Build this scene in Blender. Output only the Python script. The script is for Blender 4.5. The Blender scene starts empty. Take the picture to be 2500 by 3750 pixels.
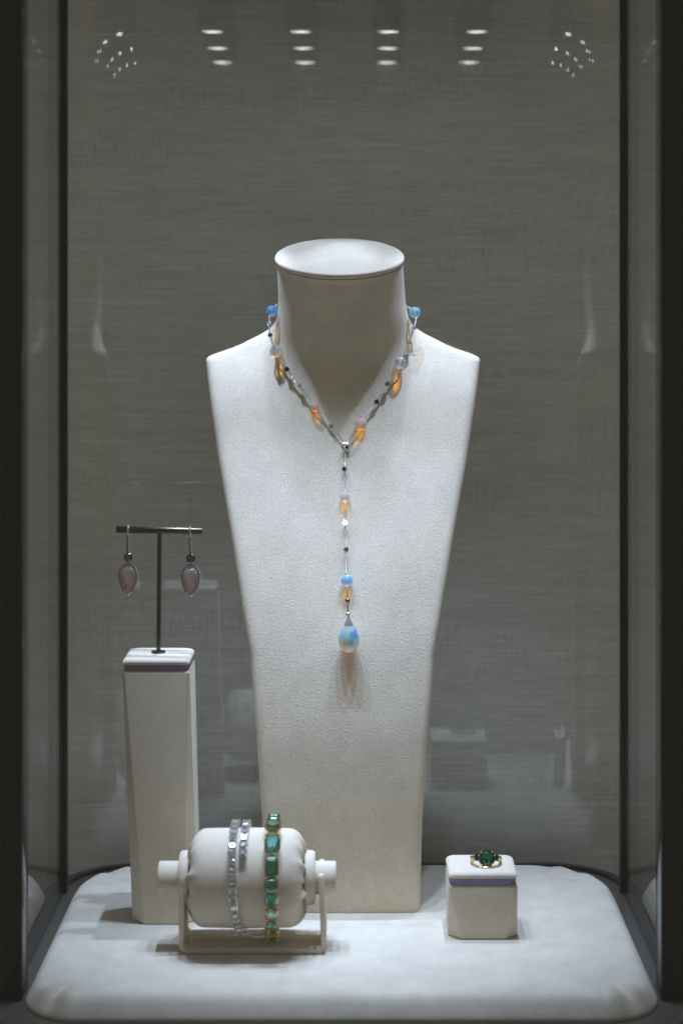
import bpy, bmesh, math, random
import numpy as np
from mathutils import Vector, Matrix

random.seed(4)
scene = bpy.context.scene
COL = scene.collection
R = math.radians

# ------------------------------------------------------------------ camera
F = 7000.0                 # focal length in photograph pixels (photo is 2500 x 3750)
VX, VY = 1296.0, 1080.0    # vanishing point of the depth direction in the photograph
H = 0.444                  # camera height above the display platform

cam_data = bpy.data.cameras.new("camera")
cam = bpy.data.objects.new("camera", cam_data)
COL.objects.link(cam)
cam.location = (0, 0, H)
cam.rotation_euler = (R(90), 0, 0)
cam_data.sensor_fit = 'HORIZONTAL'
cam_data.sensor_width = 24.0
cam_data.lens = F / 2500.0 * 24.0
cam_data.shift_x = (1250 - VX) / 2500.0
cam_data.shift_y = -(1875 - VY) / 2500.0
cam_data.clip_start = 0.05
cam_data.clip_end = 50
cam_data.dof.use_dof = True
cam_data.dof.focus_distance = 1.42
cam_data.dof.aperture_fstop = 5.6
scene.camera = cam

# ------------------------------------------------------------------ world, exposure
world = bpy.data.worlds.new("World")
scene.world = world
world.use_nodes = True
wbg = world.node_tree.nodes["Background"]
wbg.inputs[0].default_value = (1.0, 0.915, 0.78, 1)
wbg.inputs[1].default_value = 0.125
scene.view_settings.view_transform = 'Standard'
scene.view_settings.look = 'None'
scene.view_settings.exposure = 0.0
scene.view_settings.gamma = 1.0
cy = scene.cycles
cy.max_bounces = 9
cy.diffuse_bounces = 4
cy.glossy_bounces = 4
cy.transmission_bounces = 6
cy.transparent_max_bounces = 24
cy.sample_clamp_indirect = 6.0
cy.use_denoising = True

SPOT_POWER = 3.15
# share of each downlight: rear, middle and front row; outer and inner columns
ROW_SHARE = ((2.55, .44), (1.85, 1.85), (.06, .06))
SPOT_COLOR = (0.575, 0.715, 1.0)
SPOT_ANGLE = R(46)
CX = -0.0080               # middle of the showcase
LED_Z = H + 0.225
LED_ROWS = (1.432, 1.322, 1.215)
LED_COLS = (-0.110, -0.0365, 0.0365, 0.110)


# ------------------------------------------------------------------ helpers
def P(px, py, Y):
    return Vector(((px - VX) / F * Y, Y, H - (py - VY) / F * Y))


ORI = {}


def thing(name, loc, label, cat, group=None):
    o = bpy.data.objects.new(name, None)
    COL.objects.link(o)
    o.empty_display_size = 0.01
    o.location = loc
    ORI[o] = Vector(loc)
    o["label"] = label
    o["category"] = cat
    if group:
        o["group"] = group
    return o


def mesh_obj(name, me, mat, parent=None, M=None):
    o = bpy.data.objects.new(name, me)
    COL.objects.link(o)
    if mat is not None and not me.materials:
        me.materials.append(mat)
    off = Vector((0, 0, 0))
    if parent is not None:
        o.parent = parent
        off = ORI[parent]
    if M is None:
        M = Matrix()
    o.matrix_basis = Matrix.Translation(-off) @ M
    # children of a mesh part are built in world coordinates too
    ORI[o] = M.to_translation()
    return o


def build(name, verts, faces, mat, parent=None, smooth=True, M=None):
    me = bpy.data.meshes.new(name)
    off = ORI[parent] if parent is not None else Vector((0, 0, 0))
    me.from_pydata([tuple(Vector(v) - off) for v in verts] if M is None else [tuple(v) for v in verts], [], faces)
    if smooth:
        me.polygons.foreach_set("use_smooth", [True] * len(me.polygons))
    me.update()
    o = bpy.data.objects.new(name, me)
    COL.objects.link(o)
    me.materials.append(mat)
    if parent is not None:
        o.parent = parent
    ORI[o] = Vector(off)
    if M is not None:
        o.matrix_basis = Matrix.Translation(-off) @ M
    return o


class MB:
    """collects verts and faces in world coordinates"""
    def __init__(self):
        self.v, self.f = [], []

    def add(self, vs, fs):
        n = len(self.v)
        self.v += [Vector(v) for v in vs]
        self.f += [tuple(i + n for i in f) for f in fs]
        return self

    def tube(self, pts, r, n=8, cap=True, closed=False):
        pts = [Vector(p) for p in pts]
        m = len(pts)
        rr = r if hasattr(r, '__len__') else [r] * m
        vs, fs = [], []
        up = None
        for i, p in enumerate(pts):
            a = pts[(i - 1) % m] if (closed or i > 0) else p
            b = pts[(i + 1) % m] if (closed or i < m - 1) else p
            t = (b - a).normalized()
            if up is None:
                up = Vector((0, 0, 1)) if abs(t.z) < .9 else Vector((0, 1, 0))
            s = t.cross(up).normalized()
            up = s.cross(t).normalized()
            for k in range(n):
                q = 2 * math.pi * k / n
                vs.append(p + s * (math.cos(q) * rr[i]) + up * (math.sin(q) * rr[i]))
        for i in range(m if closed else m - 1):
            j = (i + 1) % m
            for k in range(n):
                l = (k + 1) % n
                fs.append((i * n + k, i * n + l, j * n + l, j * n + k))
        if cap and not closed:
            fs.append(tuple(reversed(range(n))))
            fs.append(tuple((m - 1) * n + k for k in range(n)))
        return self.add(vs, fs)

    def lathe(self, prof, M, n=32):
        """prof: (radius, height) along local z"""
        vs, fs = [], []
        for r, h in prof:
            for k in range(n):
                q = 2 * math.pi * k / n
                vs.append(M @ Vector((r * math.cos(q), r * math.sin(q), h)))
        for i in range(len(prof) - 1):
            for k in range(n):
                l = (k + 1) % n
                fs.append((i * n + k, i * n + l, (i + 1) * n + l, (i + 1) * n + k))
        if prof[0][0] > 1e-7:
            fs.append(tuple(reversed(range(n))))
        if prof[-1][0] > 1e-7:
            fs.append(tuple((len(prof) - 1) * n + k for k in range(n)))
        return self.add(vs, fs)

    def box(self, lo, hi):
        x0, y0, z0 = lo
        x1, y1, z1 = hi
        vs = [(x0, y0, z0), (x1, y0, z0), (x1, y1, z0), (x0, y1, z0), (x0, y0, z1), (x1, y0, z1), (x1, y1, z1), (x0, y1, z1)]
        fs = [(3, 2, 1, 0), (4, 5, 6, 7), (0, 1, 5, 4), (1, 2, 6, 5), (2, 3, 7, 6), (3, 0, 4, 7)]
        return self.add(vs, fs)

    def ball(self, c, r, n=10, m=6, M=None):
        c = Vector(c)
        vs, fs = [], []
        vs.append(Vector((0, 0, 1)))
        for i in range(1, m):
            a = math.pi * i / m
            for k in range(n):
                q = 2 * math.pi * k / n
                vs.append(Vector((math.sin(a) * math.cos(q), math.sin(a) * math.sin(q), math.cos(a))))
        vs.append(Vector((0, 0, -1)))
        for k in range(n):
            l = (k + 1) % n
            fs.append((0, 1 + k, 1 + l))
            for i in range(m - 2):
                fs.append((1 + i * n + k, 1 + (i + 1) * n + k, 1 + (i + 1) * n + l, 1 + i * n + l))
            fs.append((len(vs) - 1, 1 + (m - 2) * n + l, 1 + (m - 2) * n + k))
        return self.add([c + (M @ v if M else v) * r for v in vs], fs)

    def rings(self, rings, cap0=True, cap1=True):
        n = len(rings[0])
        vs = [v for r in rings for v in r]
        fs = []
        for i in range(len(rings) - 1):
            for k in range(n):
                l = (k + 1) % n
                fs.append((i * n + k, i * n + l, (i + 1) * n + l, (i + 1) * n + k))
        if cap0:
            fs.append(tuple(reversed(range(n))))
        if cap1:
            fs.append(tuple((len(rings) - 1) * n + k for k in range(n)))
        return self.add(vs, fs)

    def build(self, name, mat, parent=None, smooth=True, bevel=0, angle=35):
        o = build(name, self.v, self.f, mat, parent, False)
        me = o.data
        bm = bmesh.new()
        bm.from_mesh(me)
        bmesh.ops.recalc_face_normals(bm, faces=bm.faces)
        if bevel:
            es = [e for e in bm.edges if e.is_manifold and e.calc_face_angle(0) > R(angle)]
            bmesh.ops.bevel(bm, geom=es, offset=bevel, segments=3, profile=.5, affect='EDGES', clamp_overlap=True)
        bm.to_mesh(me)
        bm.free()
        if smooth:
            me.polygons.foreach_set("use_smooth", [True] * len(me.polygons))
            me.set_sharp_from_angle(angle=R(angle))
        me.update()
        return o


def frame(origin, zaxis, xhint=(1, 0, 0)):
    z = Vector(zaxis).normalized()
    x = Vector(xhint)
    x = (x - z * x.dot(z)).normalized()
    y = z.cross(x)
    M = Matrix((x, y, z)).transposed().to_4x4()
    M.translation = Vector(origin)
    return M


def rrect(x0, x1, y0, y1, rf, rb, seg=10):
    """plan outline, counter-clockwise; rf / rb are the corner radii at small / large y"""
    pts = []
    for cx_, cy_, r, a0 in ((x1 - rf, y0 + rf, rf, -90), (x1 - rb, y1 - rb, rb, 0), (x0 + rb, y1 - rb, rb, 90), (x0 + rf, y0 + rf, rf, 180)):
        for i in range(seg + 1):
            a = R(a0 + 90 * i / seg)
            pts.append((cx_ + r * math.cos(a), cy_ + r * math.sin(a)))
    return pts


# ------------------------------------------------------------------ materials
def new_mat(name):
    m = bpy.data.materials.new(name)
    m.use_nodes = True
    nt = m.node_tree
    nt.nodes.clear()
    out = nt.nodes.new("ShaderNodeOutputMaterial")
    return m, nt, out


def N(nt, typ, **kw):
    n = nt.nodes.new(typ)
    for k, v in kw.items():
        if k in n.inputs:
            n.inputs[k].default_value = v
        else:
            setattr(n, k, v)
    return n


def principled(name, color, rough=.5, metal=0., **kw):
    m, nt, out = new_mat(name)
    b = N(nt, "ShaderNodeBsdfPrincipled")
    b.inputs["Base Color"].default_value = (*color, 1)
    b.inputs["Roughness"].default_value = rough
    b.inputs["Metallic"].default_value = metal
    for k, v in kw.items():
        b.inputs[k].default_value = v
    nt.links.new(b.outputs[0], out.inputs[0])
    return m


def suede(name, color, bump=.35, scale=1100, mottle=.05):
    m, nt, out = new_mat(name)
    L = nt.links.new
    tc = N(nt, "ShaderNodeTexCoord")
    b = N(nt, "ShaderNodeBsdfPrincipled", Roughness=.95)
    b.inputs["Specular IOR Level"].default_value = .12
    b.inputs["Sheen Weight"].default_value = .12
    b.inputs["Sheen Roughness"].default_value = .5
    n1 = N(nt, "ShaderNodeTexNoise", Scale=scale, Detail=4.0, Roughness=.65)
    n2 = N(nt, "ShaderNodeTexNoise", Scale=42.0, Detail=4.0, Roughness=.6)
    n3 = N(nt, "ShaderNodeTexNoise", Scale=9.0, Detail=3.0)
    for n in (n1, n2, n3):
        L(tc.outputs["Object"], n.inputs["Vector"])
    r1 = N(nt, "ShaderNodeMapRange")
    r1.inputs["From Min"].default_value = .3
    r1.inputs["From Max"].default_value = .7
    r1.inputs["To Min"].default_value = .86
    r1.inputs["To Max"].default_value = 1.06
    L(n1.outputs[0], r1.inputs[0])
    r2 = N(nt, "ShaderNodeMapRange")
    r2.inputs["From Min"].default_value = .3
    r2.inputs["From Max"].default_value = .7
    r2.inputs["To Min"].default_value = 1 - mottle * 1.3
    r2.inputs["To Max"].default_value = 1 + mottle * .6
    L(n2.outputs[0], r2.inputs[0])
    mu = N(nt, "ShaderNodeMath", operation='MULTIPLY')
    L(r1.outputs[0], mu.inputs[0])
    L(r2.outputs[0], mu.inputs[1])
    mx = N(nt, "ShaderNodeMix", data_type='RGBA', blend_type='MULTIPLY')
    mx.inputs[0].default_value = 1
    mx.inputs[6].default_value = (*color, 1)
    L(mu.outputs[0], mx.inputs[7])
    L(mx.outputs[2], b.inputs["Base Color"])
    bp = N(nt, "ShaderNodeBump", Strength=bump, Distance=.0005)
    L(n1.outputs[0], bp.inputs["Height"])
    bp2 = N(nt, "ShaderNodeBump", Strength=.25, Distance=.002)
    L(n3.outputs[0], bp2.inputs["Height"])
    L(bp.outputs[0], bp2.inputs["Normal"])
    L(bp2.outputs[0], b.inputs["Normal"])
    L(b.outputs[0], out.inputs[0])
    return m


def glass_pane(name, tint=(.985, .992, .990)):
    """thin architectural glass: mirror by Fresnel, the rest goes straight through"""
    m, nt, out = new_mat(name)
    L = nt.links.new
    lw = N(nt, "ShaderNodeLayerWeight", Blend=.5)
    pw = N(nt, "ShaderNodeMath", operation='POWER')
    pw.inputs[1].default_value = 5
    L(lw.outputs["Facing"], pw.inputs[0])
    ma = N(nt, "ShaderNodeMath", operation='MULTIPLY_ADD')
    ma.inputs[1].default_value = .94
    ma.inputs[2].default_value = .06
    L(pw.outputs[0], ma.inputs[0])
    tr = N(nt, "ShaderNodeBsdfTransparent")
    tr.inputs[0].default_value = (*tint, 1)
    gl = N(nt, "ShaderNodeBsdfGlossy", Roughness=0.0)
    mx = N(nt, "ShaderNodeMixShader")
    L(ma.outputs[0], mx.inputs[0])
    L(tr.outputs[0], mx.inputs[1])
    L(gl.outputs[0], mx.inputs[2])
    L(mx.outputs[0], out.inputs[0])
    return m


def grasscloth(name):
    m, nt, out = new_mat(name)
    L = nt.links.new
    tc = N(nt, "ShaderNodeTexCoord")

    def noise(sx, sz, scale, detail=4.0, rough=.6):
        mp = N(nt, "ShaderNodeMapping")
        mp.inputs["Scale"].default_value = (sx, 1, sz)
        L(tc.outputs["Object"], mp.inputs[0])
        n = N(nt, "ShaderNodeTexNoise", Scale=scale, Detail=detail, Roughness=rough)
        L(mp.outputs[0], n.inputs["Vector"])
        return n.outputs[0]

    def rng(s, a, b, c, d):
        r = N(nt, "ShaderNodeMapRange")
        for i, v in zip((1, 2, 3, 4), (a, b, c, d)):
            r.inputs[i].default_value = v
        L(s, r.inputs[0])
        return r.outputs[0]

    def mul(a, b):
        k = N(nt, "ShaderNodeMath", operation='MULTIPLY')
        L(a, k.inputs[0])
        L(b, k.inputs[1])
        return k.outputs[0]

    fine = noise(34, 850, 1.0, 3.0, .65)          # the weft threads
    slub = noise(8.0, 380, 1.0, 2.0, .5)         # thicker slubs, a decimetre long
    band = noise(3.5, 60, 1.0, 5.0, .6)           # uneven dye, broad bands
    warp = noise(900, 80, 1.0, 2.0, .6)          # short upright flecks
    blot = noise(4, 30, 1.0, 4.0, .6)
    wm = mul(rng(warp, .50, .70, 0, 1), rng(blot, .46, .62, 0, 1))
    knit = noise(1100, 160, 1.0, 2.0, .6)        # fine warp threads everywhere
    wv = mul(rng(wm, 0, 1, 1, .80), rng(knit, .3, .7, .955, 1.045))
    bright = rng(slub, .68, .76, 1.0, 1.18)
    dark = rng(slub, .24, .32, .88, 1.0)
    v = mul(mul(rng(fine, .3, .7, .84, 1.14), rng(band, .3, .7, .95, 1.05)), mul(mul(bright, dark), wv))
    mx = N(nt, "ShaderNodeMix", data_type='RGBA', blend_type='MULTIPLY')
    mx.inputs[0].default_value = 1
    mx.inputs[6].default_value = (.87, .875, .825, 1)
    L(v, mx.inputs[7])
    b = N(nt, "ShaderNodeBsdfPrincipled", Roughness=.7)
    b.inputs["Specular IOR Level"].default_value = .25
    L(mx.outputs[2], b.inputs["Base Color"])
    bp = N(nt, "ShaderNodeBump", Strength=.35, Distance=.0008)
    L(v, bp.inputs["Height"])
    L(bp.outputs[0], b.inputs["Normal"])
    L(b.outputs[0], out.inputs[0])
    return m


def opal(name, tint, milk, milk_w, fire=0., fire_scale=350., seed=0., clear=.05, low_glow=None):
    """opal: milky body that scatters light, clearer toward its poles, overbright amber tint for focused light, painted lower glow, patches of fire, gloss coat"""
    m, nt, out = new_mat(name)
    L = nt.links.new
    tc = N(nt, "ShaderNodeTexCoord")
    ge = N(nt, "ShaderNodeNewGeometry")
    sx = N(nt, "ShaderNodeSeparateXYZ")
    L(ge.outputs["Normal"], sx.inputs[0])
    sg = N(nt, "ShaderNodeMath", operation='MULTIPLY_ADD')
    sg.inputs[1].default_value = -2
    sg.inputs[2].default_value = 1
    L(ge.outputs["Backfacing"], sg.inputs[0])
    nz = N(nt, "ShaderNodeMath", operation='MULTIPLY')
    L(sx.outputs[2], nz.inputs[0])
    L(sg.outputs[0], nz.inputs[1])
    ab = N(nt, "ShaderNodeMath", operation='ABSOLUTE')
    L(sx.outputs[2], ab.inputs[0])
    mw = N(nt, "ShaderNodeMapRange")
    for i, v in zip((1, 2, 3, 4), (.80, .95, milk_w, clear)):
        mw.inputs[i].default_value = v
    L(ab.outputs[0], mw.inputs[0])
    lw = N(nt, "ShaderNodeLayerWeight", Blend=.5)
    pw = N(nt, "ShaderNodeMath", operation='POWER')
    pw.inputs[1].default_value = 4
    L(lw.outputs["Facing"], pw.inputs[0])
    ma = N(nt, "ShaderNodeMath", operation='MULTIPLY_ADD')
    ma.inputs[1].default_value = .5
    ma.inputs[2].default_value = .075
    L(pw.outputs[0], ma.inputs[0])
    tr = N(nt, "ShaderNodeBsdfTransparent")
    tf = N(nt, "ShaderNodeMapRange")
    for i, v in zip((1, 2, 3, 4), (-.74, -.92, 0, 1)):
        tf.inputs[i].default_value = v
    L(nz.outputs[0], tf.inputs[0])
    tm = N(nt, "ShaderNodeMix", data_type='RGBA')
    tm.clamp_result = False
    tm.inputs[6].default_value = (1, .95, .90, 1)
    tm.inputs[7].default_value = (*tint, 1)  # overbright amber stands in for a focused caustic
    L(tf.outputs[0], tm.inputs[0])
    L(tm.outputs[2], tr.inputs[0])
    mp = N(nt, "ShaderNodeMapping")
    mp.inputs["Location"].default_value = (seed, seed * .7, seed * 1.3)
    L(tc.outputs["Object"], mp.inputs[0])
    vo = N(nt, "ShaderNodeTexVoronoi", Scale=fire_scale)
    vo.feature = 'SMOOTH_F1'
    vo.inputs["Smoothness"].default_value = .35
    L(mp.outputs[0], vo.inputs["Vector"])
    hs = N(nt, "ShaderNodeSeparateColor")
    L(vo.outputs["Color"], hs.inputs[0])
    cr = N(nt, "ShaderNodeValToRGB")
    e = cr.color_ramp.elements
    e[0].position, e[0].color = 0, (.02, .20, .95, 1)
    e[1].position, e[1].color = 1, (.95, .30, .32, 1)
    for p, c in ((.35, (.04, .45, .95, 1)), (.5, (.05, .90, .60, 1)), (.66, (.30, .92, .50, 1)), (.82, (.98, .55, .30, 1))):
        k = e.new(p)
        k.color = c
    L(hs.outputs[0], cr.inputs[0])
    n2 = N(nt, "ShaderNodeTexNoise", Scale=fire_scale * .8, Detail=3.0)
    L(mp.outputs[0], n2.inputs["Vector"])
    fr = N(nt, "ShaderNodeMapRange")
    for i, v in zip((1, 2, 3, 4), (.40, .58, 0, fire)):
        fr.inputs[i].default_value = v
    L(n2.outputs[0], fr.inputs[0])
    cm = N(nt, "ShaderNodeMix", data_type='RGBA')
    cm.inputs[6].default_value = (*milk, 1)
    L(fr.outputs[0], cm.inputs[0])
    L(cr.outputs[0], cm.inputs[7])
    ss = N(nt, "ShaderNodeBsdfPrincipled", Roughness=.08)
    glow_f = N(nt, "ShaderNodeMapRange")
    for i, v in zip((1, 2, 3, 4), (.1, -.85, 0, 1 if low_glow else 0)):
        glow_f.inputs[i].default_value = v
    L(nz.outputs[0], glow_f.inputs[0])
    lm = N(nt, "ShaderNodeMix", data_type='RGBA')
    lm.inputs[7].default_value = (*(low_glow or milk), 1)  # glow of light inside the stone, painted into the lower half
    L(glow_f.outputs[0], lm.inputs[0])
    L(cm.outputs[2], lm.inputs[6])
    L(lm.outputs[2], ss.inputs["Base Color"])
    ss.inputs["Subsurface Weight"].default_value = 1.0
    ss.inputs["Subsurface Radius"].default_value = (1.0, 1.0, 1.0)
    ss.inputs["Subsurface Scale"].default_value = .004
    tl = N(nt, "ShaderNodeBsdfTranslucent")
    L(lm.outputs[2], tl.inputs[0])
    m0 = N(nt, "ShaderNodeMixShader")
    m0.inputs[0].default_value = .5
    L(ss.outputs[0], m0.inputs[1])
    L(tl.outputs[0], m0.inputs[2])
    m1 = N(nt, "ShaderNodeMixShader")
    L(mw.outputs[0], m1.inputs[0])
    L(tr.outputs[0], m1.inputs[1])
    L(m0.outputs[0], m1.inputs[2])
    gl = N(nt, "ShaderNodeBsdfGlossy", Roughness=.04)
    m2 = N(nt, "ShaderNodeMixShader")
    L(ma.outputs[0], m2.inputs[0])
    L(m1.outputs[0], m2.inputs[1])
    L(gl.outputs[0], m2.inputs[2])
    L(m2.outputs[0], out.inputs[0])
    return m


def gem_mat(name, color, ior=1.6, rough=.0, gloss=.12, flash=None, haze=0., grough=.10):
    m, nt, out = new_mat(name)
    g = N(nt, "ShaderNodeBsdfGlass", IOR=ior, Roughness=rough)
    g.inputs[0].default_value = (*color, 1)
    gl = N(nt, "ShaderNodeBsdfGlossy", Roughness=grough)
    gl.inputs[0].default_value = (*(flash or (.9, .9, .9)), 1)
    mx = N(nt, "ShaderNodeMixShader")
    mx.inputs[0].default_value = gloss
    nt.links.new(g.outputs[0], mx.inputs[1])
    nt.links.new(gl.outputs[0], mx.inputs[2])
    if haze:
        df = N(nt, "ShaderNodeBsdfDiffuse")
        df.inputs[0].default_value = (*(flash or (.9, .9, .9)), 1)
        m3 = N(nt, "ShaderNodeMixShader")
        m3.inputs[0].default_value = haze
        nt.links.new(mx.outputs[0], m3.inputs[1])
        nt.links.new(df.outputs[0], m3.inputs[2])
        mx = m3
    nt.links.new(mx.outputs[0], out.inputs[0])
    return m


def bronze(name, color, rough):
    m, nt, out = new_mat(name)
    L = nt.links.new
    tc = N(nt, "ShaderNodeTexCoord")
    n = N(nt, "ShaderNodeTexNoise", Scale=60.0, Detail=5.0)
    L(tc.outputs["Object"], n.inputs["Vector"])
    r = N(nt, "ShaderNodeMapRange")
    for i, v in zip((1, 2, 3, 4), (.3, .7, rough * .75, rough * 1.35)):
        r.inputs[i].default_value = v
    L(n.outputs[0], r.inputs[0])
    b = N(nt, "ShaderNodeBsdfPrincipled", Metallic=1.0)
    b.inputs["Base Color"].default_value = (*color, 1)
    L(r.outputs[0], b.inputs["Roughness"])
    L(b.outputs[0], out.inputs[0])
    return m


SUEDE = suede("ivory_suede", (.78, .69, .545))
SUEDE_PAD = suede("ivory_suede_platform", (.69, .635, .525), bump=.25, mottle=.10)
SUEDE_BUST = suede("ivory_suede_bust", (.86, .76, .605), bump=.7, scale=720, mottle=.07)
LAVENDER = suede("lavender_suede", (.30, .275, .43), bump=.3)
BRONZE = principled("dark_bronze", (.0055, .0045, .004), .10, **{"Specular IOR Level": .3})
BRONZE_PLATE = principled("bronze_base", (.085, .074, .060), .32)
BRONZE_STAND = bronze("aged_bronze", (.13, .105, .085), .30)
GLASS = glass_pane("showcase_glass")
CLOTH = grasscloth("grasscloth")
BLACK = principled("black_seal", (.006, .010, .012), .3)
EDGE = principled("glass_edge", (.022, .040, .050), .15)
CAN = principled("lamp_housing", (.02, .02, .02), .5)
CEIL = principled("showcase_ceiling", (.05, .048, .045), .6)
SILVER = principled("white_gold", (.90, .90, .91), .22, .86)
DARKGOLD = principled("blackened_gold", (.20, .20, .205), .22, 1.)
GOLD = principled("yellow_gold", (.86, .60, .27), .2, 1.)
DIAMOND = gem_mat("diamond", (.97, .98, 1.0), 1.9, 0, .45, (1.0, .96, .88), .10, .10)
PAVE = principled("pave_diamond", (.44, .45, .47), .06, .85)
PINK = gem_mat("pink_morganite", (1.0, .86, .84), 1.58, 0, .28, (1, .82, .80), .18, .06)
INKSTONE = gem_mat("dark_spinel", (.30, .42, .52), 1.7)
EMERALD = [gem_mat("emerald_a", (.24, .82, .68), 1.6, 0, .24, (.70, 1, .92), 0, .15), gem_mat("emerald_b", (.16, .74, .58), 1.6, 0, .22, (.7, 1, .9), 0, .15),
           gem_mat("emerald_c", (.66, .96, .82), 1.6, 0, .24, (.8, 1, .9), 0, .15), gem_mat("emerald_d", (.36, .88, .86), 1.6, 0, .30, (.75, 1, 1), 0, .16)]
TSAVORITE = gem_mat("deep_green_tourmaline", (.03, .32, .20), 1.62, 0, .06)

m, nt, out = new_mat("lit_lamp_lens")
em = N(nt, "ShaderNodeEmission", Strength=10.5)
em.inputs[0].default_value = (.90, .96, 1.0, 1)
# the optic is brightest in its middle
ltc = N(nt, "ShaderNodeTexCoord")
lln = N(nt, "ShaderNodeVectorMath", operation='LENGTH')
nt.links.new(ltc.outputs["Object"], lln.inputs[0])
lmr = N(nt, "ShaderNodeMapRange")
for i_, v_ in zip((1, 2, 3, 4), (.003, .0092, 15.0, 2.2)):
    lmr.inputs[i_].default_value = v_
nt.links.new(lln.outputs["Value"], lmr.inputs[0])
nt.links.new(lmr.outputs[0], em.inputs["Strength"])
nt.links.new(em.outputs[0], out.inputs[0])
LENS = m

# ------------------------------------------------------------------ setting: wall
WALL_Y = 1.60
mb = MB()
mb.box((-.9, WALL_Y, -.5), (.9, WALL_Y + .02, 1.3))
wall = mb.build("wall", CLOTH, None, False)
wall["kind"] = "structure"

# ------------------------------------------------------------------ showcase
PT = .016                    # platform thickness; base plate top is at -PT
HALF = .2172
YB, RB = 1.536, .058         # rear pane and its corner radius
YREAR = YB - RB
YFRONT = 1.188
TOPZ = .80
case = thing("display_case", (CX, 1.36, -.30), "glass jewellery showcase with dark bronze posts, curved rear pane and bronze base", "display case")

mb = MB()
o1 = rrect(CX - HALF - .012, CX + HALF + .012, YFRONT - .010, YB + .012, .075, RB + .012, 14)
mb.rings([[Vector((x, y, z)) for x, y in o1] for z in (-.30, -PT)])
mb.build("base", BRONZE_PLATE, case, True, .0015)
# kerb of glass edge round the front of the base
o2 = rrect(CX - HALF - .0165, CX + HALF + .0165, YFRONT - .0150, YB + .016, .079, RB + .015, 14)
mb = MB()
mb.rings([[Vector((x, y, z)) for x, y in o2] for z in (-.06, -PT - .0035)], True, True)
mb.build("base_rim", EDGE, case, True, .0012)


def pane_path(off):
    """centre line of the rear pane, from the left rear post round to the right one"""
    pts = []
    r = RB + off
    for i in range(17):
        a = R(180 - 90 * i / 16)
        pts.append((CX - HALF + RB + r * math.cos(a), YREAR + r * math.sin(a)))
    for i in range(17):
        a = R(90 - 90 * i / 16)
        pts.append((CX + HALF - RB + r * math.cos(a), YREAR + r * math.sin(a)))
    return pts


inn, outp = pane_path(-.002), pane_path(.002)
mb = MB()
n = len(inn)
vs = []
for z in (-PT, TOPZ):
    vs += [(x, y, z) for x, y in inn] + [(x, y, z) for x, y in outp]
fs = []
for i in range(n - 1):
    fs.append((i, i + 1, 2 * n + i + 1, 2 * n + i))
    fs.append((n + i + 1, n + i, 3 * n + i, 3 * n + i + 1))
mb.add(vs, fs)
rear = build("rear_glass", mb.v, mb.f, GLASS, case, True)
# dark seal along the foot of the rear pane
mb = MB()
for a, b in ((inn, outp),):
    ri = pane_path(-.0026)
    ro = pane_path(.0026)
    vs = [(x, y, -PT - .001) for x, y in ri] + [(x, y, -PT + .003) for x, y in ri] + [(x, y, -PT + .003) for x, y in ro] + [(x, y, -PT - .001) for x, y in ro]
    fs = []
    for i in range(n - 1):
        for k in range(4):
            l = (k + 1) % 4
            fs.append((k * n + i, k * n + i + 1, l * n + i + 1, l * n + i))
    mb.add(vs, fs)
mb.build("rear_seal", BLACK, case)

for s in (-1, 1):
    x = CX + s * HALF
    # rear post
    mb = MB()
    mb.box((min(x + s * .0028, x - s * .0050), YREAR - .012, -PT), (max(x + s * .0028, x - s * .0050), YREAR - .0035, TOPZ))
    mb.build("rear_post", BRONZE, case, True, .0012)
    # front post
    xi, xo = CX + s * .2078, CX + s * .2232
    mb = MB()
    mb.box((min(xi, xo), 1.2437, -PT), (max(xi, xo), 1.268, TOPZ))
    mb.build("front_post", BRONZE, case, True, .0015)
    # side pane
    mb = MB()
    mb.box((x - .002, 1.2685, -PT), (x + .002, YREAR - .0122, TOPZ))
    sp = mb.build("side_glass", GLASS, case, False)
    mb = MB()
    mb.box((x - .0026, 1.2685, -PT - .001), (x + .0026, YREAR - .0125, -PT + .0018))
    mb.build("side_seal", EDGE, case, True, .0006)
mb = MB()
mb.box((CX - HALF - .004, 1.1925, -PT), (CX + HALF + .004, 1.1965, TOPZ))
mb.build("front_glass", GLASS, case, False)
mb = MB()
o3 = rrect(CX - HALF - .012, CX + HALF + .012, YFRONT - .010, YB + .012, .075, RB + .012, 14)
mb.rings([[Vector((x, y, z)) for x, y in o3] for z in (TOPZ, TOPZ + .05)])
mb.build("ceiling_panel", CEIL, case, False)

# twelve downlights under the showcase ceiling
can_me = lens_me = None
for yy, share in zip(LED_ROWS, ROW_SHARE):
    for xx in LED_COLS:
        M = Matrix.Translation((CX + xx, yy, LED_Z))
        if can_me is None:
            mb = MB()
            mb.lathe([(.0100, .004), (.0100, .0012), (.0122, .0012), (.0128, .003), (.0128, .05), (.004, .055), (.004, TOPZ - LED_Z)], Matrix(), 24)
            c = mb.build("downlight", CAN, None)
            can_me = c.data
            bpy.data.objects.remove(c)
            mb = MB()
            mb.lathe([(.0, .0009), (.0080, .0009), (.0091, .0010), (.0091, .0038), (0, .0038)], Matrix(), 24)
            c = mb.build("lens", LENS, None)
            lens_me = c.data
            bpy.data.objects.remove(c)
        c = mesh_obj("downlight", can_me, CAN, case, M)
        mesh_obj("lens", lens_me, LENS, c, M)
        spot = bpy.data.lights.new("downlight_lamp", 'SPOT')
        spot.energy = SPOT_POWER * share[0 if abs(xx) > .07 else 1]
        spot.color = SPOT_COLOR
        spot.spot_size = SPOT_ANGLE
        spot.spot_blend = .55 if share[1] < share[0] * .5 and abs(xx) < .07 else 1.0
        spot.shadow_soft_size = .0045
        lo = bpy.data.objects.new("downlight_lamp", spot)
        COL.objects.link(lo)
        lo.location = (CX + xx, yy, LED_Z - .001)

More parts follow.
